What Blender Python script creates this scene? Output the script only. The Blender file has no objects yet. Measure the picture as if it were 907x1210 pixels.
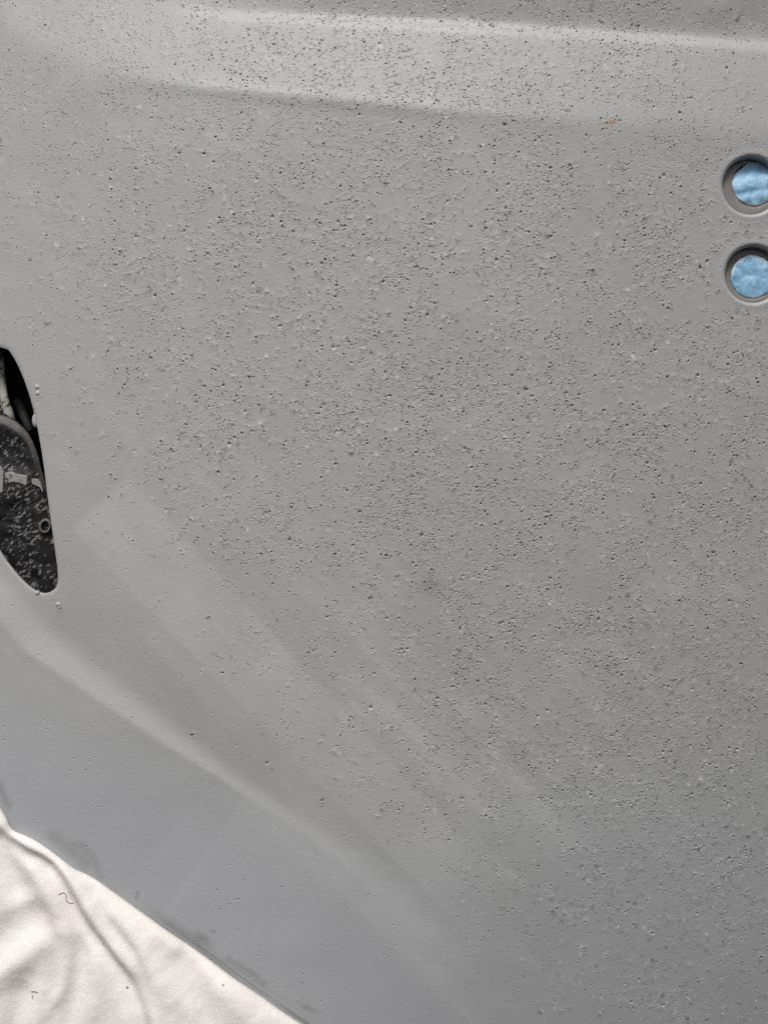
import bpy, bmesh, math, random
import numpy as np
from mathutils import Vector
from mathutils.geometry import delaunay_2d_cdt

random.seed(7)
rng = np.random.default_rng(11)
S = 0.0005            # metres for one unit of the panel plan (u to the right, v downwards, h towards the viewer)
CU, CV, Z0 = 453.5, 605.0, 0.80
CAMD = 1200.0         # viewing distance in plan units
sc = bpy.context.scene
col = sc.collection

# ------------------------------------------------------------------ camera
cam_d = bpy.data.cameras.new('camera')
cam = bpy.data.objects.new('camera', cam_d)
col.objects.link(cam)
cam.location = (0, -CAMD * S, Z0)
cam.rotation_euler = (math.radians(90), 0, 0)
cam_d.sensor_fit = 'VERTICAL'
cam_d.angle = 2 * math.atan(605.0 / CAMD)
cam_d.clip_start = 0.01
cam_d.clip_end = 50
sc.camera = cam

# ------------------------------------------------------------------ sky and sun
SUN = Vector((-0.10, -0.62, 0.95)).normalized()      # from the panel towards the sun
elev = math.asin(SUN.z)
world = bpy.data.worlds.new('World')
sc.world = world
world.use_nodes = True
wn, wl = world.node_tree.nodes, world.node_tree.links
wn.clear()
sky = wn.new('ShaderNodeTexSky')
sky.sky_type = 'NISHITA'
sky.sun_disc = False
sky.sun_elevation = elev
sky.sun_rotation = math.atan2(SUN.x, SUN.y)
sky.dust_density = 4.0
sky.air_density = 1.0
hs = wn.new('ShaderNodeHueSaturation')
hs.inputs['Saturation'].default_value = 0.42        # a thin overcast: paler than the clear sky
bg = wn.new('ShaderNodeBackground')
bg.inputs['Strength'].default_value = 0.06
wo = wn.new('ShaderNodeOutputWorld')
wl.new(sky.outputs[0], hs.inputs['Color'])
wl.new(hs.outputs[0], bg.inputs['Color'])
wl.new(bg.outputs[0], wo.inputs['Surface'])
sun_d = bpy.data.lights.new('sun', 'SUN')
sun_d.energy = 1.5
sun_d.angle = math.radians(16)
sun_d.color = (1.0, 0.965, 0.92)
sun = bpy.data.objects.new('sun', sun_d)
col.objects.link(sun)
sun.rotation_euler = (-SUN).to_track_quat('-Z', 'Y').to_euler()

sc.view_settings.view_transform = 'Standard'
sc.view_settings.look = 'None'
sc.view_settings.gamma = 1.0
sc.view_settings.exposure = 0.80
sc.view_settings.use_curve_mapping = False
sc.render.engine = 'CYCLES'
sc.cycles.use_denoising = False
sc.cycles.max_bounces = 6


# ------------------------------------------------------------------ helpers
def W(u, v, h):
    """plan coordinates -> world"""
    return ((u - CU) * S, -h * S, Z0 + (CV - v) * S)


def WN(a):
    a = np.asarray(a, float)
    return np.stack([(a[:, 0] - CU) * S, -a[:, 2] * S, Z0 + (CV - a[:, 1]) * S], 1)


def sstep(a, b, x):
    t = np.clip((x - a) / (b - a), 0, 1)
    return t * t * (3 - 2 * t)


def sp(d, w):
    """smooth ramp: 0 below, d above, corner rounded over w"""
    return w * np.logaddexp(0, d / w)


def seg_dist(P, pts):
    """distance of points to a polyline, signed distance (left of travel +), and arc position"""
    P = np.asarray(P, float)
    best = np.full(len(P), 1e9)
    sgn = np.zeros(len(P))
    arc = np.zeros(len(P))
    acc = 0.0
    for (a, b) in zip(pts[:-1], pts[1:]):
        a = np.array(a, float); b = np.array(b, float)
        d = b - a; L = np.hypot(*d); d /= L
        r = P - a
        t = np.clip(r @ d, 0, L)
        q = r - t[:, None] * d
        dist = np.hypot(q[:, 0], q[:, 1])
        cr = d[0] * r[:, 1] - d[1] * r[:, 0]
        m = dist < best
        best = np.where(m, dist, best); sgn = np.where(m, np.sign(cr), sgn); arc = np.where(m, acc + t, arc)
        acc += L
    return best, best * sgn, arc


def smooth_poly(pts, n=6, closed=False):
    """Catmull-Rom resampling"""
    p = [np.array(q, float) for q in pts]
    out = []
    N = len(p)
    rangeN = N if closed else N - 1
    for i in range(rangeN):
        if closed:
            p0, p1, p2, p3 = p[(i - 1) % N], p[i], p[(i + 1) % N], p[(i + 2) % N]
        else:
            p0, p1, p2, p3 = p[max(i - 1, 0)], p[i], p[i + 1], p[min(i + 2, N - 1)]
        for k in range(n):
            t = k / n
            out.append(0.5 * ((2 * p1) + (-p0 + p2) * t + (2 * p0 - 5 * p1 + 4 * p2 - p3) * t * t
                              + (-p0 + 3 * p1 - 3 * p2 + p3) * t ** 3))
    if not closed:
        out.append(p[-1])
    return np.array(out)


def resample(poly, step, closed=True):
    poly = np.asarray(poly, float)
    q = np.vstack([poly, poly[:1]]) if closed else poly
    d = np.hypot(*np.diff(q, axis=0).T)
    s = np.concatenate([[0], np.cumsum(d)])
    n = max(3, int(round(s[-1] / step)))
    t = np.linspace(0, s[-1], n + (0 if closed else 1), endpoint=not closed)
    return np.stack([np.interp(t, s, q[:, 0]), np.interp(t, s, q[:, 1])], 1)


def near_poly(P, poly, dist):
    """inside the closed polygon or nearer to it than dist"""
    poly = np.asarray(poly, float)
    lo, hi = poly.min(0) - dist, poly.max(0) + dist
    r = np.zeros(len(P), bool)
    ix = np.nonzero(((P > lo) & (P < hi)).all(1))[0]
    if len(ix):
        q = P[ix]
        r[ix] = inside(q, poly) | (seg_dist(q, [tuple(p) for p in np.vstack([poly, poly[:1]])])[0] < dist)
    return r


def inside(P, poly):
    x, y = P[:, 0], P[:, 1]
    r = np.zeros(len(P), bool)
    n = len(poly)
    for i in range(n):
        x1, y1 = poly[i]; x2, y2 = poly[(i + 1) % n]
        if y1 == y2:
            continue
        c = ((y1 > y) != (y2 > y)) & (x < (x2 - x1) * (y - y1) / (y2 - y1) + x1)
        r ^= c
    return r


def offset_ring(poly, d):
    """closed polygon moved outwards by d"""
    a = np.roll(poly, -1, 0) - np.roll(poly, 1, 0)
    n = np.stack([a[:, 1], -a[:, 0]], 1)
    n /= np.hypot(n[:, 0], n[:, 1])[:, None]
    area = 0.5 * np.sum(poly[:, 0] * np.roll(poly[:, 1], -1) - np.roll(poly[:, 0], -1) * poly[:, 1])
    return poly + n * (d if area > 0 else -d)


def vnoise(P, scale, seed):
    """value noise on the plan, 0..1"""
    r = np.random.default_rng(seed)
    g = r.random((64, 64))
    x = P[:, 0] / scale + 1000; y = P[:, 1] / scale + 1000
    xi = np.floor(x).astype(int); yi = np.floor(y).astype(int)
    fx = x - xi; fy = y - yi
    fx = fx * fx * (3 - 2 * fx); fy = fy * fy * (3 - 2 * fy)
    a = g[xi % 64, yi % 64]; b = g[(xi + 1) % 64, yi % 64]; c = g[xi % 64, (yi + 1) % 64]; d = g[(xi + 1) % 64, (yi + 1) % 64]
    return (a * (1 - fx) + b * fx) * (1 - fy) + (c * (1 - fx) + d * fx) * fy


def mesh_obj(name, verts, faces, mat, parent=None, smooth=True):
    me = bpy.data.meshes.new(name)
    me.from_pydata([tuple(v) for v in verts], [], [tuple(f) for f in faces])
    if smooth:
        me.polygons.foreach_set('use_smooth', [True] * len(me.polygons))
    me.update()
    o = bpy.data.objects.new(name, me)
    col.objects.link(o)
    if mat:
        me.materials.append(mat)
    if parent:
        o.parent = parent
    return o


def tag(o, label=None, cat=None, group=None, kind=None):
    for k, x in (('label', label), ('category', cat), ('group', group), ('kind', kind)):
        if x:
            o[k] = x
    return o


def tube(pts, radii, n=8, cap=True):
    """swept tube through world points -> verts, faces"""
    pts = [Vector(p) for p in pts]
    vs, fs = [], []
    for i, p in enumerate(pts):
        t = (pts[min(i + 1, len(pts) - 1)] - pts[max(i - 1, 0)]).normalized()
        a = t.cross(Vector((0, 1, 0)))
        if a.length < 1e-4:
            a = t.cross(Vector((1, 0, 0)))
        a.normalize(); b = t.cross(a).normalized()
        r = radii[i] if hasattr(radii, '__len__') else radii
        for k in range(n):
            w = 2 * math.pi * k / n
            vs.append(p + a * r * math.cos(w) + b * r * math.sin(w))
    for i in range(len(pts) - 1):
        for k in range(n):
            fs.append((i * n + k, i * n + (k + 1) % n, (i + 1) * n + (k + 1) % n, (i + 1) * n + k))
    if cap:
        fs.append(tuple(range(n))); fs.append(tuple(range((len(pts) - 1) * n, len(pts) * n)))
    return vs, fs


# ------------------------------------------------------------------ materials
def new_mat(name):
    m = bpy.data.materials.new(name)
    m.use_nodes = True
    nt = m.node_tree
    return m, nt, nt.nodes['Principled BSDF']


def node(nt, t, **kw):
    n = nt.nodes.new(t)
    for k, v in kw.items():
        setattr(n, k, v)
    return n


def mixc(nt, fac, a, b):
    m = node(nt, 'ShaderNodeMix', data_type='RGBA')
    for s, x in ((0, fac), (6, a), (7, b)):
        if hasattr(x, 'is_output'):
            nt.links.new(x, m.inputs[s])
        else:
            m.inputs[s].default_value = x if s == 0 else (*x, 1)
    return m.outputs[2]


def mathn(nt, op, a, b=None, clamp=False):
    m = node(nt, 'ShaderNodeMath', operation=op, use_clamp=clamp)
    for i, x in enumerate((a, b)):
        if x is None:
            continue
        if hasattr(x, 'is_output'):
            nt.links.new(x, m.inputs[i])
        else:
            m.inputs[i].default_value = x
    return m.outputs[0]


def noise(nt, scale, detail=3, rough=0.5, vec=None, dims='3D'):
    n = node(nt, 'ShaderNodeTexNoise', noise_dimensions=dims)
    n.inputs['Scale'].default_value = scale
    n.inputs['Detail'].default_value = detail
    n.inputs['Roughness'].default_value = rough
    if vec is not None:
        nt.links.new(vec, n.inputs['Vector'])
    return n.outputs['Fac']


def ramp(nt, x, lo, hi):
    m = node(nt, 'ShaderNodeMapRange', interpolation_type='SMOOTHSTEP')
    nt.links.new(x, m.inputs['Value'])
    m.inputs['From Min'].default_value = lo
    m.inputs['From Max'].default_value = hi
    return m.outputs[0]


def attr(nt, name):
    a = node(nt, 'ShaderNodeAttribute', attribute_name=name)
    return a.outputs['Fac']


def bump(nt, bsdf, height, strength, dist):
    b = node(nt, 'ShaderNodeBump')
    b.inputs['Strength'].default_value = strength
    b.inputs['Distance'].default_value = dist
    nt.links.new(height, b.inputs['Height'])
    nt.links.new(b.outputs[0], bsdf.inputs['Normal'])


# grey primer
primer, nt, bs = new_mat('grey_primer')
tc = node(nt, 'ShaderNodeTexCoord').outputs['Object']
big = noise(nt, 9, 3, 0.55, tc)
mid = noise(nt, 70, 4, 0.6, tc)
fine = noise(nt, 1500, 2, 0.6, tc)
c = mixc(nt, big, (0.317, 0.320, 0.314), (0.367, 0.370, 0.362))
c = mixc(nt, mathn(nt, 'MULTIPLY', ramp(nt, mid, 0.45, 0.75), 0.30), c, (0.40, 0.398, 0.39))
mp = node(nt, 'ShaderNodeMapping', vector_type='TEXTURE')
mp.inputs['Rotation'].default_value = (0, math.radians(44), 0)
mp.inputs['Scale'].default_value = (1 / 16.0, 1 / 16.0, 1 / 75.0)
nt.links.new(tc, mp.inputs['Vector'])
rub = noise(nt, 1.0, 5, 0.65, mp.outputs[0])
c = mixc(nt, mathn(nt, 'MULTIPLY', ramp(nt, rub, 0.48, 0.72), attr(nt, 'rubbed')), c, (0.50, 0.50, 0.495))
c = mixc(nt, attr(nt, 'sky_tint'), c, (0.350, 0.361, 0.378))  # cool sky tint on the lower panel, painted into the colour
sand = mathn(nt, 'MULTIPLY', attr(nt, 'sanded'), mathn(nt, 'ADD', mathn(nt, 'MULTIPLY', mid, 0.8), 0.6), True)
c = mixc(nt, sand, c, (0.452, 0.456, 0.460))
grain = noise(nt, 2600, 1, 0.5, tc)
c = mixc(nt, mathn(nt, 'MULTIPLY', ramp(nt, grain, 0.35, 0.7), 0.16), c, (0.27, 0.265, 0.26))
# scuffed, dirty line along the lower edge
ed = attr(nt, 'edge')
cmb = node(nt, 'ShaderNodeCombineXYZ')
nt.links.new(mathn(nt, 'MULTIPLY', ed, 0.55), cmb.inputs[0])
nt.links.new(mathn(nt, 'MULTIPLY', attr(nt, 'along'), 0.006), cmb.inputs[1])
stre = noise(nt, 1.0, 3, 0.7, cmb.outputs[0])
near = mathn(nt, 'MULTIPLY', mathn(nt, 'SUBTRACT', 1.0, ramp(nt, ed, 24, 40)), attr(nt, 'scuff'))
scf = mathn(nt, 'MULTIPLY', ramp(nt, stre, 0.38, 0.62), near)
c = mixc(nt, mathn(nt, 'MULTIPLY', scf, 0.8), c, (0.13, 0.118, 0.10))
dm = mathn(nt, 'MULTIPLY', attr(nt, 'dirt'), mathn(nt, 'ADD', mathn(nt, 'MULTIPLY', noise(nt, 240, 3, 0.6, tc), 1.2), 0.3), True)
c = mixc(nt, dm, c, (0.15, 0.142, 0.13))
rm = mathn(nt, 'MULTIPLY', attr(nt, 'rust'), ramp(nt, noise(nt, 420, 3, 0.7, tc), 0.12, 0.48), True)
c = mixc(nt, mathn(nt, 'MULTIPLY', rm, 0.75), c, (0.30, 0.165, 0.09))
nt.links.new(c, bs.inputs['Base Color'])
bs.inputs['Roughness'].default_value = 0.44
bs.inputs['Specular IOR Level'].default_value = 0.4
hh = mathn(nt, 'ADD', mathn(nt, 'MULTIPLY', fine, 1.0), mathn(nt, 'MULTIPLY', noise(nt, 420, 3, 0.6, tc), 0.9))
# the finest grit: tiny pits and pimples between the modelled craters
vo = node(nt, 'ShaderNodeTexVoronoi')
vo.inputs['Scale'].default_value = 560
nt.links.new(tc, vo.inputs['Vector'])
sepc = node(nt, 'ShaderNodeSeparateColor')
nt.links.new(vo.outputs['Color'], sepc.inputs[0])
pit = mathn(nt, 'SUBTRACT', 1.0, ramp(nt, vo.outputs['Distance'], 0.10, 0.42))
pick = mathn(nt, 'GREATER_THAN', mathn(nt, 'MULTIPLY', attr(nt, 'grit'), 1.0), sepc.outputs[0])
sgn = mathn(nt, 'SUBTRACT', mathn(nt, 'MULTIPLY', sepc.outputs[1], 1.6), 1.15)
gritn = mathn(nt, 'MULTIPLY', mathn(nt, 'MULTIPLY', pit, pick), sgn)
hh = mathn(nt, 'ADD', hh, mathn(nt, 'MULTIPLY', gritn, 3.2))
bump(nt, bs, hh, 0.6, 0.00024)

# recess inside the round holes, and the added light-blocking shell behind
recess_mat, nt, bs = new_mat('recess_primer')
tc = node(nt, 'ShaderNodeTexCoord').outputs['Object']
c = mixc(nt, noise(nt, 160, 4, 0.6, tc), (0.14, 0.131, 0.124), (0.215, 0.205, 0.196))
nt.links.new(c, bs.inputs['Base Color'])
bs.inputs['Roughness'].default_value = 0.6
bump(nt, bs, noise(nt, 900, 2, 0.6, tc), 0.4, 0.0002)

shell_mat, nt, bs = new_mat('light_block_dark')
tc = node(nt, 'ShaderNodeTexCoord').outputs['Object']
c = mixc(nt, noise(nt, 40, 4, 0.6, tc), (0.012, 0.012, 0.012), (0.03, 0.029, 0.027))
nt.links.new(c, bs.inputs['Base Color'])
bs.inputs['Roughness'].default_value = 0.7

# blue masking material
blue, nt, bs = new_mat('blue_masking_paper')
tc = node(nt, 'ShaderNodeTexCoord').outputs['Object']
c = mixc(nt, ramp(nt, noise(nt, 170, 5, 0.65, tc), 0.3, 0.7), (0.16, 0.36, 0.55), (0.33, 0.54, 0.72))
c = mixc(nt, mathn(nt, 'MULTIPLY', attr(nt, 'rim'), 0.75), c, (0.62, 0.64, 0.62))
nt.links.new(c, bs.inputs['Base Color'])
bs.inputs['Roughness'].default_value = 0.5
bump(nt, bs, noise(nt, 420, 5, 0.65, tc), 0.6, 0.0006)

# cloth
cloth_mat, nt, bs = new_mat('white_cotton')
tc = node(nt, 'ShaderNodeTexCoord').outputs['Object']
c = mixc(nt, noise(nt, 14, 4, 0.6, tc), (0.80, 0.758, 0.728), (0.835, 0.80, 0.772))
c = mixc(nt, mathn(nt, 'MULTIPLY', ramp(nt, noise(nt, 26, 3, 0.6, tc), 0.58, 0.8), 0.35), c, (0.70, 0.64, 0.57))
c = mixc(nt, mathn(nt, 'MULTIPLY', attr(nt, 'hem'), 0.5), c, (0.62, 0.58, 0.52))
c = mixc(nt, mathn(nt, 'MULTIPLY', ramp(nt, noise(nt, 900, 3, 0.7, tc), 0.45, 0.75), 0.16), c, (0.62, 0.59, 0.56))
nt.links.new(c, bs.inputs['Base Color'])
bs.inputs['Roughness'].default_value = 0.9
bs.inputs['Specular IOR Level'].default_value = 0.15
bs.inputs['Sheen Weight'].default_value = 0.1
wv1 = node(nt, 'ShaderNodeTexWave'); wv1.inputs['Scale'].default_value = 700; wv1.inputs['Distortion'].default_value = 1.5
wv2 = node(nt, 'ShaderNodeTexWave', bands_direction='Z'); wv2.inputs['Scale'].default_value = 700; wv2.inputs['Distortion'].default_value = 1.5
nt.links.new(tc, wv1.inputs['Vector']); nt.links.new(tc, wv2.inputs['Vector'])
hh0 = mathn(nt, 'MULTIPLY', noise(nt, 75, 3, 0.55, tc), 2.6)
hh = mathn(nt, 'ADD', mathn(nt, 'MULTIPLY', mathn(nt, 'ADD', wv1.outputs['Fac'], wv2.outputs['Fac']), 0.15), mathn(nt, 'MULTIPLY', noise(nt, 260, 4, 0.6, tc), 1.0))
bump(nt, bs, mathn(nt, 'ADD', hh, hh0), 0.5, 0.0006)

# black moulded plastic with grey overspray
plastic, nt, bs = new_mat('oversprayed_black_plastic')
tc = node(nt, 'ShaderNodeTexCoord').outputs['Object']
mp = node(nt, 'ShaderNodeMapping', vector_type='TEXTURE')
mp.inputs['Rotation'].default_value = (0, math.radians(-38), 0)
mp.inputs['Scale'].default_value = (1.0, 1.0, 1 / 1.9)
nt.links.new(tc, mp.inputs['Vector'])
fl = noise(nt, 300, 4, 0.62, mp.outputs[0])
fl2 = noise(nt, 60, 2, 0.5, tc)
spk = ramp(nt, mathn(nt, 'ADD', fl, mathn(nt, 'MULTIPLY', fl2, 0.35)), 0.72, 0.84)
c = mixc(nt, noise(nt, 90, 3, 0.6, tc), (0.004, 0.004, 0.005), (0.012, 0.011, 0.011))
c = mixc(nt, mathn(nt, 'MULTIPLY', spk, 0.85), c, (0.22, 0.217, 0.217))
c = mixc(nt, mathn(nt, 'MULTIPLY', attr(nt, 'rim'), 0.7), c, (0.18, 0.172, 0.16))
nt.links.new(c, bs.inputs['Base Color'])
bs.inputs['Specular IOR Level'].default_value = 0.25
bs.inputs['Roughness'].default_value = 0.55
bump(nt, bs, mathn(nt, 'ADD', spk, noise(nt, 500, 3, 0.6, tc)), 0.5, 0.0005)

overspray, nt, bs = new_mat('oversprayed_grey_metal')
tc = node(nt, 'ShaderNodeTexCoord').outputs['Object']
c = mixc(nt, noise(nt, 120, 4, 0.6, tc), (0.26, 0.27, 0.23), (0.46, 0.47, 0.41))
c = mixc(nt, ramp(nt, noise(nt, 210, 4, 0.6, tc), 0.50, 0.58), c, (0.04, 0.042, 0.045))
nt.links.new(c, bs.inputs['Base Color'])
bs.inputs['Roughness'].default_value = 0.55

nib_mat, nt, bs = new_mat('pale_primer_crumb')
bs.inputs['Base Color'].default_value = (0.42, 0.42, 0.415, 1)
bs.inputs['Roughness'].default_value = 0.5
thread_mat, nt, bs = new_mat('grey_thread')
bs.inputs['Base Color'].default_value = (0.34, 0.31, 0.27, 1)
bs.inputs['Roughness'].default_value = 0.9

# ------------------------------------------------------------------ the panel: plan outlines
SLOT = np.array([-2.0, 0.0]) + smooth_poly([(0, 408), (9, 416), (21, 438), (33, 470), (42, 505), (50, 547), (57, 596), (64, 642), (68.5, 676), (67.5, 692),
                    (60, 699.5), (50, 701), (38, 696), (24, 684), (10, 668), (0, 654), (-22, 618), (-44, 566), (-54, 505),
                    (-46, 440), (-22, 408)], 8, True)
HOLES = [(887.0, 219.0, 33.5), (889.5, 324.0, 33.0)]
EDGE = [(-430, 684), (-210, 838), (-100, 915), (0, 992), (60, 1030), (150, 1086), (330, 1222), (420, 1290), (590, 1420), (880, 1640)]
OUT = np.array([(-430, -420), (1420, -420), (1420, 1640)] + EDGE[::-1], float)

YA = ([-430, -210, -60, 0, 30, 60, 100, 150, 250, 400, 550, 720, 907, 1120], [-390, -170, -45, 14, 38, 53, 67, 80, 95, 112, 130, 148, 158, 166])
YR = ([-210, 0, 150, 300, 400, 500, 600, 700, 800, 907, 1120], [-72, -36, -12, 6, 13, 21, 29, 38, 45, 54, 72])
CREASE = [tuple(p) for p in smooth_poly([(-430, 330), (-210, 540), (-90, 640), (-30, 698), (0, 731), (26, 763), (53, 783), (132, 836), (185, 872), (248, 912), (300, 948), (380, 1005), (460, 1080), (530, 1165), (620, 1290)], 4)]
CREASE2 = [tuple(p) for p in smooth_poly([(250, 930), (300, 972), (360, 1020), (420, 1078), (470, 1130), (530, 1200), (600, 1300)], 4)]


def base_h(P):
    """the pressed shape of the panel, in plan units towards the viewer"""
    u, v = P[:, 0], P[:, 1]
    h = -((u - 400) ** 2) / (2 * 9000.0) - ((v - 560) ** 2) / (2 * 20000.0) - 1.3e-4 * (u - 450) * (v - 600)
    h -= sstep(150, 800, u) * np.clip(v - 560, 0, None) ** 2 / (2 * 6500.0)
    # shoulder across the top
    dA = np.interp(u, *YA) - v
    dR = np.interp(u, *YR) - v
    wA = 2.2 + 7 * sstep(200, 20, u) + 4 * sstep(550, 880, u)
    t1 = 0.135 * (0.55 + 0.45 * sstep(-20, 220, u))
    h -= t1 * sp(dA, wA)
    # shallow undercut just below the shoulder line
    h += 0.9 * np.exp(-((dA + 4) / 9.0) ** 2) * sstep(120, 300, u) * sstep(700, 450, u)
    kR = sstep(150, 420, u)
    h -= 0.62 * kR * 9 * (0.5 + 0.5 * np.tanh((dR - 2) / 6.0))
    h += (t1 + 0.10) * sp(dR - 9, 5) * kR + (t1 * 0.8) * sp(dR - 30, 14) * (1 - kR)
    # small dents above the shoulder
    for (a, b, r, k) in ((885, 22, 20, 1.6), (850, 5, 16, -1.2), (545, 5, 12, 1.0), (705, 12, 18, 0.8)):
        h -= k * np.exp(-((u - a) ** 2 + (v - b) ** 2) / (r * r))
    # flare crease in the lower left: surface swells outwards below it
    _, d, arc = seg_dist(P, CREASE)
    wid = np.interp(arc, [0, 574, 649, 744, 809, 884, 947, 1045, 1204], [34, 33, 30, 26, 21, 13, 9, 11, 18])
    amp = np.interp(arc, [0, 574, 744, 884, 947, 1045, 1154, 1304], [0.24, 0.26, 0.30, 0.36, 0.36, 0.25, 0.13, 0.0])
    h += amp * (sp(d + wid, 5.0) - sp(d, 1.2 + 0.012 * np.clip(arc - 904, 0, 900))) * 1.0
    h -= 0.30 * amp * (sp(d + wid + 75, 18) - sp(d + wid, 8))
    _, d2, arc2 = seg_dist(P, CREASE2)
    a2 = np.interp(arc2, [0, 60, 200, 380, 520], [0, 0.10, 0.17, 0.16, 0.08])
    h += a2 * (sp(d2 + 16, 5) - sp(d2, 5))
    # hand-worked waviness
    h += 1.1 * (vnoise(P, 90, 3) - 0.5) + 0.35 * (vnoise(P, 34, 4) - 0.5)
    return h


def at_depth(a, b, r, below):
    """centre and radius of a round feature this far below the skin"""
    k = 1 + (below - float(base_h(np.array([[a, b]]))[0])) / CAMD
    return (CU + (a - CU) * k, CV + (b - CV) * k, r * k)


HOLES = [at_depth(a, b, r, 0) for a, b, r in HOLES]

# ------------------------------------------------------------------ the panel: craters in the primer
def density(P):
    u, v = P[:, 0], P[:, 1]
    q = (u - 60) * 0.75 - (v - 480) * 0.66
    d = 0.75 * sstep(-60, 230, q) + 0.25 * sstep(-160, 60, q)
    d *= 0.45 + 0.55 * sstep(20, 260, u)
    d *= 1 - 0.55 * sstep(720, 900, u) * sstep(420, 60, v)
    d *= 1 - 0.35 * sstep(760, 920, u)
    d *= 1 + 0.3 * sstep(230, 330, v) * sstep(350, 480, u)
    d *= 1 - 0.45 * sstep(850, 1150, v)
    d *= 1 + 0.35 * sstep(230, 80, v)
    n = vnoise(P, 46, 21) * 0.6 + vnoise(P, 17, 22) * 0.6
    d *= np.clip(0.15 + 1.6 * (n - 0.22), 0.1, 1.6)
    return d


cand = np.stack([rng.uniform(-150, 1060, 80000), rng.uniform(-150, 1360, 80000)], 1)
keep = rng.random(len(cand)) < density(cand) * 0.56
cand = cand[keep]
rad = np.exp(rng.normal(math.log(0.61), 0.40, len(cand)))
rad = np.clip(rad, 0.34, 1.45)
# a companion beside many of them
k2 = rng.random(len(cand)) < 0.38
ang = rng.uniform(0, 2 * math.pi, k2.sum()); dd = rng.uniform(2.2, 6.0, k2.sum())
sat = cand[k2] + np.stack([np.cos(ang), np.sin(ang)], 1) * dd[:, None]
cand = np.vstack([cand, sat])
rad = np.concatenate([rad, np.clip(rad[k2] * rng.uniform(0.55, 1.0, k2.sum()), 0.42, 1.6)])
rad *= (1 - 0.22 * sstep(200, 60, cand[:, 0])) * (1 - 0.16 * sstep(260, 120, cand[:, 1]))
# keep clear of openings and the outer edge
ok = inside(cand, OUT) & (seg_dist(cand, [tuple(p) for p in np.vstack([OUT, OUT[:1]])])[0] > 12)
ok &= ~near_poly(cand, SLOT, 13)
for (a, b, r) in HOLES:
    ok &= np.hypot(cand[:, 0] - a, cand[:, 1] - b) > r + 11
cand, rad = cand[ok], rad[ok]
# thin out overlaps with a hash grid
order = np.argsort(-rad)
grid = {}
sel = []
for i in order:
    x, y, r = cand[i, 0], cand[i, 1], rad[i]
    gx, gy = int(x // 8), int(y // 8)
    bad = False
    for a in range(gx - 1, gx + 2):
        for b in range(gy - 1, gy + 2):
            for (X, Y, R) in grid.get((a, b), ()):
                if (X - x) ** 2 + (Y - y) ** 2 < (1.55 * (r + R)) ** 2:
                    bad = True
                    break
            if bad: break
        if bad: break
    if not bad:
        grid.setdefault((gx, gy), []).append((x, y, r))
        sel.append(i)
cand, rad = cand[sel], rad[sel]
nC = len(cand)

pts = []          # (u, v, dh)
# craters: pinhole, wall, raised rim, skirt
depth = rad * rng.uniform(1.2, 2.6, nC)
rimh = rad * rng.uniform(0.05, 0.40, nC) * (1 - 0.5 * sstep(330, 120, cand[:, 1]))
flat_top = rng.random(nC) < 0.09          # unbroken blisters: no pinhole
ecc = np.exp(rng.normal(0.08, 0.24, nC)); rot = rng.uniform(0, math.pi, nC)
for (fr, n, kd, kh) in ((0.0, 1, -1.0, 0.0), (0.6, 4, -0.9, 0.0), (1.0, 6, 0.0, 0.35), (1.45, 7, 0.0, 1.0), (2.1, 6, 0.0, 0.0)):
    for j in range(n):
        a = 2 * math.pi * (j + 0.5 * (n == 6)) / n + rot
        jit = rng.uniform(0.72, 1.28, nC)
        x = np.cos(a) * fr * rad * jit * ecc; y = np.sin(a) * fr * rad * jit
        dh = np.where(flat_top, rimh * 0.9 * max(0, 1 - (fr / 2.1) ** 2), kd * depth + kh * rimh)
        pts.append(np.stack([cand[:, 0] + x, cand[:, 1] + y, dh], 1))
crater_pts = np.vstack(pts)


def jgrid(u0, u1, v0, v1, st):
    a, b = np.meshgrid(np.arange(u0, u1, st), np.arange(v0, v1, st))
    g = np.stack([a.ravel(), b.ravel()], 1)
    return g + rng.uniform(-0.3, 0.3, g.shape) * st


g1 = jgrid(-60, 970, -60, 1270, 6.5)
g2 = jgrid(-425, 1415, -415, 1635, 15)
g1 = np.vstack([g1, g2[(g2[:, 0] < -64) | (g2[:, 0] > 974) | (g2[:, 1] < -64) | (g2[:, 1] > 1274)]])
fine_g = np.vstack([jgrid(-60, 420, 930, 1225, 3.2), jgrid(700, 740, 132, 162, 1.6), jgrid(192, 220, 78, 104, 1.6), jgrid(485, 530, 672, 712, 3),
                    jgrid(-60, 660, 540, 1215, 4.6)])
ncr = jgrid(-100, 560, 620, 1215, 2.6)
ncd = seg_dist(ncr, CREASE)[1]
fine_g = np.vstack([fine_g, ncr[(ncd > -52) & (ncd < 9)]])
band = jgrid(-64, 974, -60, 190, 4.0)
dmin = np.minimum(np.abs(np.interp(band[:, 0], *YA) - band[:, 1]), np.abs(np.interp(band[:, 0], *YR) - band[:, 1]))
band = band[dmin < 26]
gp = np.vstack([g1, fine_g, band])
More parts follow.
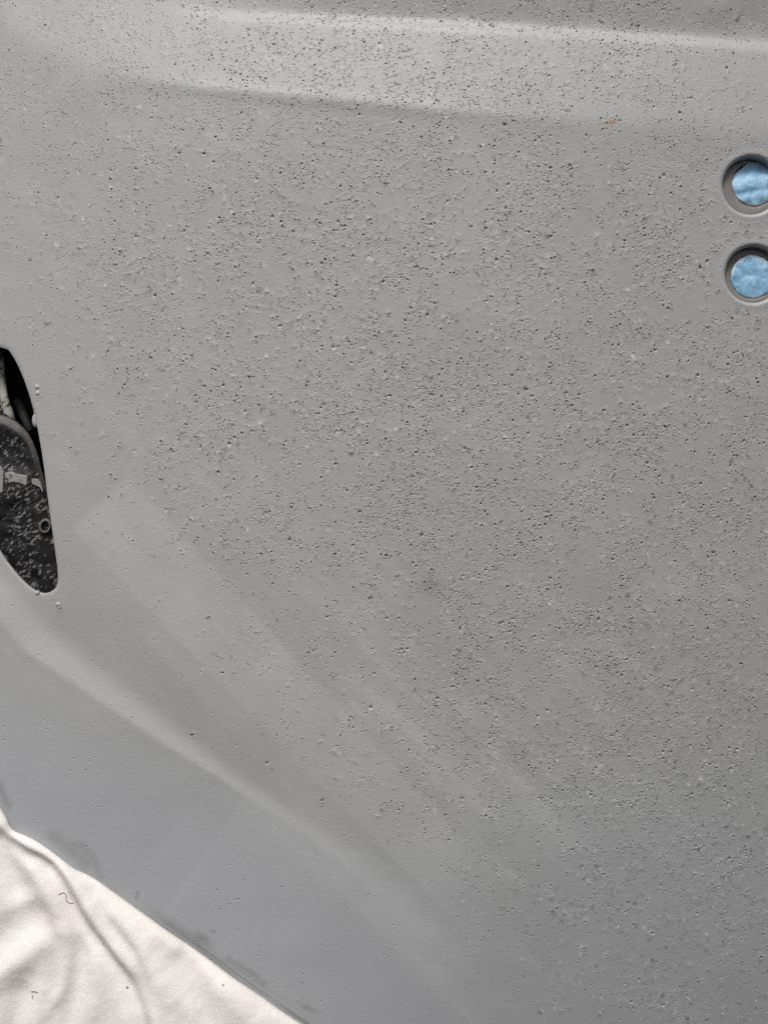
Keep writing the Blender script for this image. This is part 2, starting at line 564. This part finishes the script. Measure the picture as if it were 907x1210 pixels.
# grid points stay out of the craters
occ = np.zeros((4400, 4400), bool)                 # half-unit raster of the crater skirts
for x, y, r in zip((cand[:, 0] + 440) * 2, (cand[:, 1] + 440) * 2, rad * 5.0 + 0.8):
    x0, x1, y0, y1 = int(x - r), int(x + r) + 2, int(y - r), int(y + r) + 2
    yy, xx = np.ogrid[y0:y1, x0:x1]
    occ[y0:y1, x0:x1] |= (xx - x) ** 2 + (yy - y) ** 2 < r * r
m = ~occ[((gp[:, 1] + 440) * 2).astype(int), ((gp[:, 0] + 440) * 2).astype(int)]
gp = gp[m]
contours = [(resample(SLOT, 2.6), 0.9)]
for (a, b, r) in HOLES:
    t = np.linspace(0, 2 * math.pi, 97)[:-1]
    contours.append((np.stack([a + r * np.cos(t), b + r * np.sin(t)], 1), 1.9))
m = inside(gp, OUT) & (seg_dist(gp, [tuple(p) for p in np.vstack([OUT, OUT[:1]])])[0] > 5)
for cpoly, _ in contours:
    m &= ~near_poly(gp, cpoly, 9.5)
gp = gp[m]

allp = [np.c_[gp, np.zeros(len(gp))], crater_pts]
count = len(gp) + len(crater_pts)
edges, rings = [], []
for cpoly, roll in contours:
    for off, drop in ((8.0, 0.0), (5.0, 0.03), (3.0, 0.15), (1.7, 0.4), (0.8, 0.75)):
        rp = offset_ring(cpoly, off)
        allp.append(np.c_[rp, np.full(len(rp), -roll * drop + (0.5 if off in (5.0, 3.0) and roll > 1.8 else 0.0))])
        count += len(rp)
    allp.append(np.c_[cpoly, np.full(len(cpoly), -roll * 1.5)])
    ring = list(range(count, count + len(cpoly)))
    count += len(cpoly)
    edges += [(ring[i], ring[(i + 1) % len(ring)]) for i in range(len(ring))]
    rings.append(ring)
op = resample(OUT, 7)
for off, drop in ((-3.0, 0.0), (-1.2, 0.5)):
    allp.append(np.c_[offset_ring(op, off), np.full(len(op), -drop)]); count += len(op)
allp.append(np.c_[op, np.full(len(op), -2.0)])
ring = list(range(count, count + len(op))); count += len(op)
edges += [(ring[i], ring[(i + 1) % len(ring)]) for i in range(len(ring))]
rings.append(ring)
A = np.vstack(allp)
res = delaunay_2d_cdt([Vector((float(x) / 100, float(y) / 100)) for x, y in A[:, :2]], edges, [], 0, 1e-6, True)
rv = np.array([(q.x * 100, q.y * 100) for q in res[0]])
orig = res[3]
dh = np.zeros(len(rv)); omap = {}
for i, o in enumerate(orig):
    if o:
        dh[i] = A[o[0], 2]
        for q in o:
            omap[q] = i
tri = np.array([f for f in res[2] if len(f) == 3])
cen = rv[tri].mean(1)
keepf = inside(cen, OUT)
for cpoly, _ in contours:
    keepf &= ~near_poly(cen, cpoly, 1e-6)
tri = tri[keepf]
# consistent winding: facing the viewer (-Y)
a, b, c_ = rv[tri[:, 0]], rv[tri[:, 1]], rv[tri[:, 2]]
cr = (b[:, 0] - a[:, 0]) * (c_[:, 1] - a[:, 1]) - (b[:, 1] - a[:, 1]) * (c_[:, 0] - a[:, 0])
flip = cr > 0
tri[flip] = tri[flip][:, ::-1]
H = base_h(rv) + dh
V3 = np.c_[rv, H]
# returns behind every edge (sheet bent inwards)
ext_v, ext_f = [], []
base_n = len(V3)
for ri, ring in enumerate(rings):
    idx = [omap[q] for q in ring]
    prev = idx
    for kd in ((1.2, 2.6) if ri == 0 else (2.5, 6.0, 11.0) if ri < 3 else (8.0, 30.0)):
        cur = []
        for q in idx:
            cur.append(base_n + len(ext_v)); ext_v.append((V3[q, 0], V3[q, 1], V3[q, 2] - kd))
        for i in range(len(idx)):
            j = (i + 1) % len(idx)
            ext_f.append((prev[i], prev[j], cur[j])); ext_f.append((prev[i], cur[j], cur[i]))
        prev = cur
V3 = np.vstack([V3, np.array(ext_v)])
faces = np.vstack([tri, np.array(ext_f)])
me = bpy.data.meshes.new('body_panel')
me.vertices.add(len(V3)); me.vertices.foreach_set('co', WN(V3).astype(np.float32).ravel())
me.loops.add(faces.size); me.loops.foreach_set('vertex_index', faces.astype(np.int32).ravel())
me.polygons.add(len(faces))
me.polygons.foreach_set('loop_start', np.arange(0, faces.size, 3, dtype=np.int32))
me.polygons.foreach_set('use_smooth', np.ones(len(faces), bool))
me.update(calc_edges=True); me.validate()
P2 = V3[:, :2]
u, v = P2[:, 0], P2[:, 1]


def set_attr(me, name, val):
    at = me.attributes.new(name, 'FLOAT', 'POINT')
    at.data.foreach_set('value', np.asarray(val, np.float32))


def strip(P, a, b, w0, w1, soft):
    """a rubbed strip along a-b"""
    a = np.array(a, float); b = np.array(b, float); d = b - a; L = np.hypot(*d); d /= L
    r = P - a; t = r @ d; n = r[:, 1] * d[0] - r[:, 0] * d[1]
    w = w0 + (w1 - w0) * np.clip(t / L, 0, 1)
    return sstep(-soft, soft, t) * sstep(L + 60, L - 120, t) * sstep(w + soft, w - soft, np.abs(n))


sd = 0.42 * strip(P2, (118, 594), (572, 1078), 46, 38, 4) * (0.65 + 0.7 * vnoise(P2, 55, 66))
for (a_, b_, rx, ry, k_) in ((470, 850, 40, 11, 0.34), (505, 882, 34, 9, 0.30), (548, 838, 46, 12, 0.26), (432, 818, 26, 8, 0.22), (610, 925, 44, 12, 0.28),
                             (655, 985, 40, 10, 0.28), (575, 960, 36, 8, 0.2), (690, 905, 44, 12, 0.16), (600, 860, 30, 8, 0.18)):
    ca, sa = math.cos(0.72), math.sin(0.72)
    xx = (u - a_) * ca + (v - b_) * sa; yy = -(u - a_) * sa + (v - b_) * ca
    sd += k_ * np.exp(-(xx / rx) ** 2 - (yy / ry) ** 2) * (0.4 + 1.2 * vnoise(P2, 11, 68))
sd += 0.26 * strip(P2, (175, 745), (330, 905), 10, 16, 6)
sd += 0.24 * strip(P2, (440, 830), (700, 1040), 30, 40, 26) * (0.3 + vnoise(P2, 40, 61))
sd += 0.22 * strip(P2, (330, 900), (560, 1190), 16, 26, 12)
sd += 0.10 * vnoise(P2, 60, 62) * sstep(700, 950, v) * sstep(200, 420, u)
sd += 0.10 * sstep(0.62, 0.85, vnoise(P2, 70, 64))
set_attr(me, 'grit', np.clip(0.04 + 0.62 * density(P2), 0, 0.75))
set_attr(me, 'rubbed', np.clip(0.14 + 0.55 * strip(P2, (400, 790), (730, 1060), 60, 70, 40) + 0.28 * sstep(560, 900, v) * sstep(150, 350, u), 0, 0.75))
set_attr(me, 'sanded', np.clip(sd, 0, 1))
dC = seg_dist(P2, CREASE)[1]
set_attr(me, 'sky_tint', np.clip(0.85 * sstep(-30, 130, dC) * sstep(640, 960, v) + 0.6 * sstep(560, 1260, v + 160 * (vnoise(P2, 120, 71) - 0.5)), 0, 1))  # painted bluish sky reflection: below the crease and towards the bottom
dE, _, arcE = seg_dist(P2, EDGE)
set_attr(me, 'edge', dE)
set_attr(me, 'along', arcE)
set_attr(me, 'scuff', sstep(160, 215, u) * (0.6 + 0.4 * vnoise(P2, 30, 8)))


def blob(a, b, rx, ry, an=0.0):
    c, s = math.cos(an), math.sin(an)
    x = (u - a) * c + (v - b) * s; y = -(u - a) * s + (v - b) * c
    return np.exp(-((x / rx) ** 2 + (y / ry) ** 2))


def stroke(pl, w):
    return np.exp(-(seg_dist(P2, pl)[0] / w) ** 2)


dirt = 0.5 * stroke([(2, 924), (8, 940), (14, 950)], 5)
dirt += 0.36 * stroke([(90, 994), (101, 996), (110, 1007), (116, 1020), (121, 1034)], 4)
dirt += 0.40 * stroke([(66, 985), (84, 1001), (104, 1018)], 8)
dirt += 0.75 * stroke([(164, 1053), (162, 1060)], 1.8)
dirt += 0.8 * blob(240, 1108, 10, 5, 0.6) + 0.5 * blob(252, 1100, 4, 3)
dirt += 0.42 * blob(508, 692, 13, 11) + 0.18 * blob(512, 688, 6, 6)
dirt += 0.6 * blob(363, 1196, 12, 4, 0.5) + 0.5 * stroke([(270, 1132), (300, 1152), (312, 1164)], 3)
dirt += 0.35 * blob(70, 722, 4, 4) + 0.3 * blob(42, 465, 4, 4)
set_attr(me, 'dirt', np.clip(dirt * 0.8, 0, 1))
set_attr(me, 'rust', np.clip(1.5 * blob(721, 146.5, 5.5, 3.2) + 0.5 * blob(708, 149, 5, 3) + 0.45 * blob(205, 91, 6, 4), 0, 1))
panel = bpy.data.objects.new('body_panel', me)
col.objects.link(panel)
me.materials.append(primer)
tag(panel, 'large grey primed vehicle body panel peppered with craters, with a leaf-shaped opening', 'body panel')
print('craters', nC, 'tris', len(faces))

# added dark shell behind the outer skin: keeps light out of the cavity
bm_v, bm_f = [], []
n = len(op)
for kd in (30.0, 120.0):
    bm_v += [W(x, y, base_h(np.array([[x, y]]))[0] * (1 if kd < 50 else 0) - kd - 1.0) for x, y in op]
for i in range(n):
    bm_f.append((i, (i + 1) % n, n + (i + 1) % n, n + i))
bm_f.append(tuple(range(n, 2 * n)))
mesh_obj('light_block_shell', bm_v, bm_f, shell_mat, panel, smooth=False)


def panel_h(x, y):
    return float(base_h(np.array([[x, y]], float))[0])


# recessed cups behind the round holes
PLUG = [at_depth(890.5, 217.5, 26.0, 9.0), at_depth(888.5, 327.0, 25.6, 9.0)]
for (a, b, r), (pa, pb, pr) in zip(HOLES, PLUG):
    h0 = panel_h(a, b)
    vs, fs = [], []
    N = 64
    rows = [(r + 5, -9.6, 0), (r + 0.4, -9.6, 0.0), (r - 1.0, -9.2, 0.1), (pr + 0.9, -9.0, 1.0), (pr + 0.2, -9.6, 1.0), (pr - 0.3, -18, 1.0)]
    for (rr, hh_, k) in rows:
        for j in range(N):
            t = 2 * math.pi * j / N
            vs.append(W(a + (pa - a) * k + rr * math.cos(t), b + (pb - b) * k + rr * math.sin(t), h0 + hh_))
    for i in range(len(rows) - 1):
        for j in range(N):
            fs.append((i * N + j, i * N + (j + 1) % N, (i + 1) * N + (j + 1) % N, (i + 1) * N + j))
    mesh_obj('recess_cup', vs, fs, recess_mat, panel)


# crumbs of primer stuck to the panel
def crumb(a, b, r, hgt, seed, parent=panel, mat=nib_mat, name='primer_crumb', h0=None):
    bm = bmesh.new()
    bmesh.ops.create_icosphere(bm, subdivisions=2, radius=1.0)
    rr = random.Random(seed)
    for q in bm.verts:
        q.co *= rr.uniform(0.6, 1.25)
    hb = panel_h(a, b) if h0 is None else h0
    for q in bm.verts:
        q.co = Vector(W(a + q.co.x * r, b + q.co.z * r, hb + q.co.y * hgt))
    bmesh.ops.recalc_face_normals(bm, faces=bm.faces)
    me = bpy.data.meshes.new(name)
    bm.to_mesh(me); bm.free()
    for p in me.polygons: p.use_smooth = True
    me.materials.append(mat)
    o = bpy.data.objects.new(name, me); col.objects.link(o)
    o.parent = parent
    return o


crumb(39.0, 455.0, 3.2, 1.0, 1)
crumb(39.8, 462.5, 2.8, 1.0, 2)
crumb(67.5, 714.5, 2.8, 1.0, 3)
crumb(69, 718, 1.8, 0.7, 5)
crumb(42, 701, 2.6, 1.6, 4)

# ------------------------------------------------------------------ blue masking plugs in the holes
for k, ((pa, pb, pr), lab) in enumerate(zip(PLUG, (
        'upper of two round blue masking plugs, creased, in the recessed hole',
        'lower of two round blue masking plugs, with a frayed white upper rim'))):
    vs, fs, rim = [], [], []
    NR, N = 14, 72
    h0 = panel_h(pa, pb) - 9.0
    rows = [(i / NR) for i in range(1, NR + 1)]
    rr = random.Random(40 + k)
    P_, hs_ = [], []
    vs.append((pa, pb, 0.0)); rim.append(0)
    for f in rows:
        for j in range(N):
            t = 2 * math.pi * j / N
            w = pr * f
            if k == 0:       # one flattened side, upper left
                dlim = 24.0 / max(0.2, math.cos(t - math.radians(232))) if math.cos(t - math.radians(232)) > 0.2 else 99
                w = min(w, dlim * f) if f > 0.8 else w
            else:
                w *= 1 + (0.012 * math.sin(17 * t) + 0.01 * math.sin(29 * t + 1)) * f
            vs.append((pa + w * math.cos(t), pb + w * math.sin(t), 0.0))
            if k == 0:
                rim.append(0.9 if f > 0.97 else 0.25 if f > 0.9 else 0)
            else:
                up = max(0.0, math.cos(t - math.radians(250)))
                lim = 0.965 - 0.10 * up * (0.75 + 0.5 * (vnoise(np.array([[j * 10.0, 5.0]]), 14, 77)[0]))
                rim.append(1.0 if (f > lim and up > 0.25) else 0.35 if f > 0.97 else 0)
    VV = np.array(vs)
    d = np.hypot(VV[:, 0] - pa, VV[:, 1] - pb) / pr
    hh_ = 1.8 * (1 - d ** 4)
    if k == 0:              # hollow along the top, a rib below the middle, a crease under it
        y = VV[:, 1] - pb + 0.18 * (VV[:, 0] - pa)
        hh_ += -3.4 * np.exp(-((y + 17) / 11.0) ** 2) + 0.9 * np.exp(-((y + 1) / 8.0) ** 2) - 0.8 * np.exp(-((y - 9) / 4.2) ** 2) + 0.6 * np.exp(-((y - 17) / 5.0) ** 2)
    hh_ += 1.5 * (vnoise(VV[:, :2], 9, 90 + k) - 0.5) + 0.8 * (vnoise(VV[:, :2], 4, 95 + k) - 0.5)
    VV[:, 2] = h0 + hh_
    W3 = [tuple(q) for q in WN(VV)]
    for j in range(N):
        fs.append((0, 1 + (j + 1) % N, 1 + j))
    for i in range(NR - 1):
        for j in range(N):
            a0 = 1 + i * N + j; a1 = 1 + i * N + (j + 1) % N
            fs.append((a0, a1, a1 + N, a0 + N))
    # turned-back edge
    s0 = 1 + (NR - 1) * N
    b0 = len(W3)
    for j in range(N):
        q = VV[s0 + j]
        W3.append(W(pa + (q[0] - pa) * 0.985, pb + (q[1] - pb) * 0.985, q[2] - 9)); rim.append(0.3)
    for j in range(N):
        fs.append((s0 + j, s0 + (j + 1) % N, b0 + (j + 1) % N, b0 + j))
    o = mesh_obj('masking_plug', W3, fs, blue)
    set_attr(o.data, 'rim', rim)
    tag(o, lab, 'plug', 'blue masking plugs in the round holes')

# ------------------------------------------------------------------ latch mechanism behind the leaf-shaped opening
def PD(x, y, depth):
    """plan point that stands at this depth behind the panel, seen at (x, y)"""
    k = (CAMD + depth) / CAMD
    return (CU + (x - CU) * k, CV + (y - CV) * k, -depth)


latch = bpy.data.objects.new('latch_housing', None)
latch.location = W(*PD(10, 600, 40)); col.objects.link(latch)
tag(latch, 'black plastic latch housing flecked with grey overspray, seen through the leaf-shaped opening', 'latch')
bpy.context.view_layer.update()


def lpart(name, vs, fs, mat, smooth=True, parent=None):
    o = mesh_obj(name, vs, fs, mat, parent or latch, smooth)
    if parent is None:
        o.matrix_parent_inverse = latch.matrix_world.inverted()
    return o


# moulded cover: domed plate with a sloping shoulder
outline = smooth_poly([(-60, 500), (-30, 487), (0, 488), (18, 496), (34, 512), (44, 535), (52, 565), (62, 600), (74, 640), (82, 690), (74, 722),
                       (48, 730), (10, 715), (-40, 670), (-66, 600)], 5, True)
ctr = np.array([8.0, 610.0])
NR = 26
vs, rimv = [], []
N = len(outline)
for i in range(NR + 1):
    f = 1 - i / NR * 0.985
    ring = ctr + (outline - ctr) * f
    for (x, y) in ring:
        e = (1 - f)
        dep = 34 - 10 * float(sstep(0, 0.10, np.array([e]))[0]) - 4 * e
        p = np.array([[x, y]])
        # moulded features: a step below the shoulder, shallow ribs, a dimple
        dep += 5.0 * math.exp(-(((x - 0) / 34) ** 2 + ((y - 535) / 20) ** 2))
        dep -= 2.5 * float(sstep(556, 562, p[:, 1])[0] * sstep(600, 588, p[:, 1])[0]) * float(sstep(40, 30, p[:, 0])[0])
        dep += 4.5 * math.exp(-(((x - 42) / 5.5) ** 2 + ((y - 684) / 5.0) ** 2))
        ln = (x - 55) * 0.76 + (y - 682) * 0.65
        la = -(x - 55) * 0.65 + (y - 682) * 0.76
        dep -= 2.4 * math.exp(-(ln / 2.2) ** 2) * (1 if abs(la) < 11 else 0)
        dep += 2.2 * (float(vnoise(p, 11, 31)[0]) - 0.5) + 1.6 * (float(vnoise(p, 5, 32)[0]) - 0.5)
        vs.append(W(*PD(x, y, dep)))
        rimv.append(float(sstep(0.0, 0.02, np.array([e]))[0] * sstep(0.10, 0.06, np.array([e]))[0]) * (1.0 if y < 575 and x > -20 else 0.15))
fs = []
for i in range(NR):
    for j in range(N):
        fs.append((i * N + j, i * N + (j + 1) % N, (i + 1) * N + (j + 1) % N, (i + 1) * N + j))
fs.append(tuple(NR * N + j for j in range(N)))
# skirt to the back
b0 = len(vs)
for (x, y) in outline:
    vs.append(W(*PD(x, y, 80))); rimv.append(0)
for j in range(N):
    fs.append((j, (j + 1) % N, b0 + (j + 1) % N, b0 + j))
cover = lpart('cover', vs, fs, plastic)
set_attr(cover.data, 'rim', rimv)

# screw boss
vs, fs = [], []
N = 28
rows = [(9.5, 22.0), (8.4, 18.2), (7.2, 17.2), (6.0, 17.6), (5.3, 19.5), (5.0, 27), (0.2, 28)]
for (r, dp) in rows:
    for j in range(N):
        t = 2 * math.pi * j / N
        vs.append(W(*PD(53.5 + r * 0.82 * math.cos(t) - 0.3 * r * math.sin(t) * 0.3, 622 + r * math.sin(t), dp)))
for i in range(len(rows) - 1):
    for j in range(N):
        fs.append((i * N + j, i * N + (j + 1) % N, (i + 1) * N + (j + 1) % N, (i + 1) * N + j))
boss = lpart('screw_boss', vs, fs, plastic)
set_attr(boss.data, 'rim', [0.9 if i // N < 4 else 0.35 for i in range(len(vs))])


def slab(name, poly, d_front, d_back, mat, bev=1.2):
    poly = np.array(poly, float)
    vs, fs = [], []
    n = len(poly)
    ins = offset_ring(poly, -bev)
    for pl, dp in ((ins, d_front), (poly, d_front + bev), (poly, d_back)):
        vs += [W(*PD(x, y, dp)) for x, y in pl]
    fs.append(tuple(range(n)))
    for k in (0, 1):
        for j in range(n):
            fs.append((k * n + j, k * n + (j + 1) % n, (k + 1) * n + (j + 1) % n, (k + 1) * n + j))
    o = lpart(name, vs, fs, mat, False)
    bpy.context.view_layer.update()
    return o


grey_plain, nt, bs = new_mat('dusty_grey_coating')
tc = node(nt, 'ShaderNodeTexCoord').outputs['Object']
c = mixc(nt, noise(nt, 200, 4, 0.6, tc), (0.14, 0.14, 0.13), (0.36, 0.355, 0.34))
c = mixc(nt, ramp(nt, noise(nt, 330, 4, 0.65, tc), 0.56, 0.66), c, (0.02, 0.02, 0.02))
nt.links.new(c, bs.inputs['Base Color']); bs.inputs['Roughness'].default_value = 0.65
slab('label_pad', [(6, 559), (14, 557), (20, 560), (33, 562), (32, 574), (22, 571), (15, 570), (6, 573)], 19.5, 30, grey_plain)
slab('clip_tab', [(-14, 551), (2, 551), (5, 558), (4, 582), (-14, 586)], 18.5, 30, grey_plain)
slab('small_rib', [(37, 565), (46, 566), (50, 575), (52, 584), (47, 576), (38, 572)], 19.5, 30, grey_plain, 0.6)
# side rod at the upper left
vs, fs = tube([W(*PD(*p)) for p in [(-10, 396, 60), (-2, 410, 58), (1, 430, 56), (2, 450, 55), (5, 470, 54), (10, 489, 54), (16, 506, 56)]],
              [6 * S, 6 * S, 5 * S, 5 * S, 5.5 * S, 6.5 * S, 6.5 * S], 14)
lpart('pull_rod', vs, fs, overspray)
vs, fs = tube([W(*PD(*p)) for p in [(-12, 440, 64), (-8, 460, 62), (-4, 480, 60), (0, 500, 60)]], [10 * S] * 4, 12)
lpart('bracket_arm', vs, fs, overspray)
# faint lever deep in the cavity
vs, fs = tube([W(*PD(*p)) for p in [(20, 474, 92), (28, 490, 88), (36, 510, 84)]], [7 * S, 6 * S, 5 * S], 10)
lever_m, nt, bs = new_mat('dark_steel')
bs.inputs['Base Color'].default_value = (0.10, 0.10, 0.09, 1); bs.inputs['Roughness'].default_value = 0.6
lpart('lever', vs, fs, lever_m)
# pale grommet on the right edge
vs, fs = [], []
N = 20
rows = [(0.2, 17.0), (3.0, 17.2), (5.0, 18.4), (6.2, 21), (6.2, 34)]
for (r, dp) in rows:
    for j in range(N):
        t = 2 * math.pi * j / N
        vs.append(W(*PD(43 + r * 0.8 * math.cos(t), 497 + r * 1.45 * math.sin(t), dp)))
for i in range(len(rows) - 1):
    for j in range(N):
        fs.append((i * N + j, i * N + (j + 1) % N, (i + 1) * N + (j + 1) % N, (i + 1) * N + j))
grom_m, nt, bs = new_mat('pale_rubber')
tc = node(nt, 'ShaderNodeTexCoord').outputs['Object']
c = mixc(nt, ramp(nt, noise(nt, 380, 3, 0.6, tc), 0.55, 0.68), (0.40, 0.385, 0.41), (0.10, 0.09, 0.10))
nt.links.new(c, bs.inputs['Base Color']); bs.inputs['Roughness'].default_value = 0.6
lpart('grommet', vs, fs, grom_m)

# ------------------------------------------------------------------ white cloth
CE = [tuple(p) for p in smooth_poly([(-430, 660), (-210, 815), (-100, 885), (-40, 925), (-8, 950), (5, 966), (14, 982), (30, 989), (48, 999), (72, 1017), (88, 1030), (110, 1043),
                                     (150, 1072), (200, 1108), (250, 1145), (300, 1182), (345, 1217), (420, 1270), (520, 1345), (600, 1405), (900, 1630)], 5)]
cePts = resample(np.array(CE), 3.0, closed=False)
folds = [   # polyline, width, amplitude (+ ridge, - valley)
    ([(-4, 960), (12, 985), (34, 997), (60, 1011), (80, 1032), (98, 1060), (118, 1094), (138, 1122), (162, 1156), (178, 1196), (192, 1250)], 9.0, 7.5),
    ([(4, 984), (26, 1004), (48, 1017), (64, 1031), (77, 1052), (92, 1080), (108, 1102), (134, 1134), (156, 1166), (168, 1196), (178, 1240), (190, 1290)], 7.5, -6.5),
    ([(96, 1038), (112, 1064), (128, 1090), (150, 1120), (160, 1140)], 8.0, -2.6),
    ([(118, 1066), (150, 1098), (172, 1130), (184, 1166), (190, 1230)], 9.0, 5.0),
    ([(150, 1140), (168, 1164), (178, 1190), (186, 1230), (190, 1270)], 8.0, -4.0),
    ([(-14, 976), (4, 1008), (18, 1040), (32, 1068)], 15.0, -9.0),
    ([(28, 1010), (46, 1036), (60, 1064), (72, 1094)], 9.0, 4.0),
    ([(-60, 1136), (-20, 1126), (10, 1100), (40, 1084), (70, 1078)], 16.0, -5.0),
    ([(-40, 1172), (0, 1150), (40, 1122), (66, 1100)], 13.0, 5.0),
    ([(74, 1080), (81, 1110), (81, 1140), (74, 1170), (60, 1190)], 7.0, 3.2),
    ([(92, 1096), (97, 1134), (90, 1176), (80, 1220)], 9.0, -3.5),
    ([(108, 1120), (116, 1160), (110, 1210)], 10.0, 3.0),
    ([(48, 1014), (56, 1026), (60, 1042)], 5.0, -3.0),
    ([(200, 1122), (222, 1146), (238, 1180), (244, 1230)], 13.0, -5.0),
    ([(184, 1146), (198, 1172), (206, 1230)], 10.0, 4.5),
    ([(212, 1180), (228, 1200), (236, 1240)], 10.0, 4.0),
    ([(168, 1090), (196, 1112), (216, 1134)], 12.0, 3.5),
    ([(250, 1160), (282, 1190), (312, 1230)], 14.0, 3.5),
    ([(-30, 1000), (-60, 1080), (-70, 1180)], 16.0, 6.0),
    ([(34, 1150), (24, 1186), (12, 1240)], 12.0, -5.0),
    ([(54, 1150), (50, 1186), (40, 1240)], 10.0, 3.0),
    ([(140, 1180), (150, 1206), (152, 1240)], 9.0, 3.0),
]
KN = 0.984           # the cloth stands a little nearer than the panel plan
_n = lambda q: (CU + (q[0] - CU) * KN, CV + (q[1] - CV) * KN)
CE = [_n(q) for q in CE]
cePts = resample(np.array(CE), 3.0, closed=False)
folds = [([_n(q) for q in pl], w, a) for pl, w, a in folds]


def cloth_h(P):
    dE_, sg, _ = seg_dist(P, CE)
    sg = np.abs(dE_)
    h = 5.0 + 9.0 * (1 - np.exp(-sg / 12.0)) + 0.02 * sg
    for pl, w, a in folds:
        spl = [tuple(q) for q in smooth_poly(pl, 4)]
        d, _, arc = seg_dist(P, spl)
        L = sum(math.dist(p, q) for p, q in zip(spl[:-1], spl[1:]))
        end = 0.35 + 0.65 * sstep(0, 22, arc) * sstep(L, L - 22, arc)
        h = h + 0.95 * a * end * np.exp(-(d / (1.1 * w)) ** 2)
    h += 2.4 * (vnoise(P, 34, 51) - 0.5) + 0.5 * (vnoise(P, 12, 52) - 0.5)
    return h


nv = 110
rowsP = []
dirn = np.array([-0.60, 0.80])
Ts = np.concatenate([np.linspace(0, 12, 7)[:-1], np.linspace(12, 420, nv)])
for t in Ts:
    rowsP.append(cePts + dirn * t)
CP = np.vstack(rowsP)
ch = cloth_h(CP)
pbase = base_h(CP)
n = len(cePts)
first = np.repeat(np.arange(len(Ts)), n)
roll = np.array([Ts[k] for k in first])
ch = pbase * (CP[:, 1] < 5000) + ch
ch -= 4.2 * np.exp(-roll / 2.6)                       # hem rounds over towards the panel
vs = [tuple(q) for q in WN(np.c_[CP, ch])]
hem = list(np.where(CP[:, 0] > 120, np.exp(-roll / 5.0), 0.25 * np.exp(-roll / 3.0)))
fs = []
for i in range(len(Ts) - 1):
    for j in range(n - 1):
        fs.append((i * n + j, (i + 1) * n + j, (i + 1) * n + j + 1, i * n + j + 1))
# tucked-under lip
b0 = len(vs)
lipP = cePts + dirn * 4
lh = base_h(lipP) + 1.3
vs += [tuple(q) for q in WN(np.c_[lipP, lh])]
hem += [1.0] * n
for j in range(n - 1):
    fs.append((j, j + 1, b0 + j + 1, b0 + j))
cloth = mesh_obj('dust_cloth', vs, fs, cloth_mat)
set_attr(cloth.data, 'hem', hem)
tag(cloth, 'wrinkled white cotton cloth draped over the lower left edge of the grey panel', 'cloth')


def cloth_at(x, y):
    P = np.array([[x, y]], float)
    return float(cloth_h(P)[0] + base_h(P)[0])


def thread(name, pts, r, label, cat):
    p = smooth_poly(pts, 6)
    w = [W(x, y, cloth_at(x, y) + r * 0.8) for x, y in p]
    a, b = tube(w, r * S, 6)
    tag(mesh_obj(name, a, b, thread_mat), label, cat)


k = KN                  # these lie on the cloth, a little nearer than the panel


def near_pt(x, y):
    return (CU + (x - CU) * k, CV + (y - CV) * k)


thread('loose_thread', [near_pt(*p) for p in [(70, 1056), (75, 1055.5), (77.5, 1059), (78, 1064), (81, 1067.5), (86, 1068.5)]], 0.55,
       'curly S-shaped grey thread lying on the white cloth near its top fold', 'thread')
thread('loose_thread', [near_pt(*p) for p in [(40, 1168), (44, 1167), (48, 1168)]], 0.6,
       'short dark dash of fibre near the bottom left of the white cloth', 'thread')
thread('loose_thread', [near_pt(*p) for p in [(41, 1174), (42, 1172), (41.5, 1176)]], 0.45,
       'tiny hooked fibre just under the short dark dash on the white cloth', 'thread')
for i, (x, y, r, lab) in enumerate(((150, 1167, 1.7, 'largest round dark speck on the white cloth, below its middle folds'),
                                    (122, 1115, 1.1, 'small dark speck on the white cloth beside its long central fold'),
                                    (263, 1166, 1.0, 'small faint speck on the white cloth near its right-hand edge'))):
    q = near_pt(x, y)
    o = crumb(q[0], q[1], r, 0.8, 20 + i, None, thread_mat, 'lint_speck', cloth_at(*q) + 0.2)
    tag(o, lab, 'speck', 'dark specks on the white cloth')
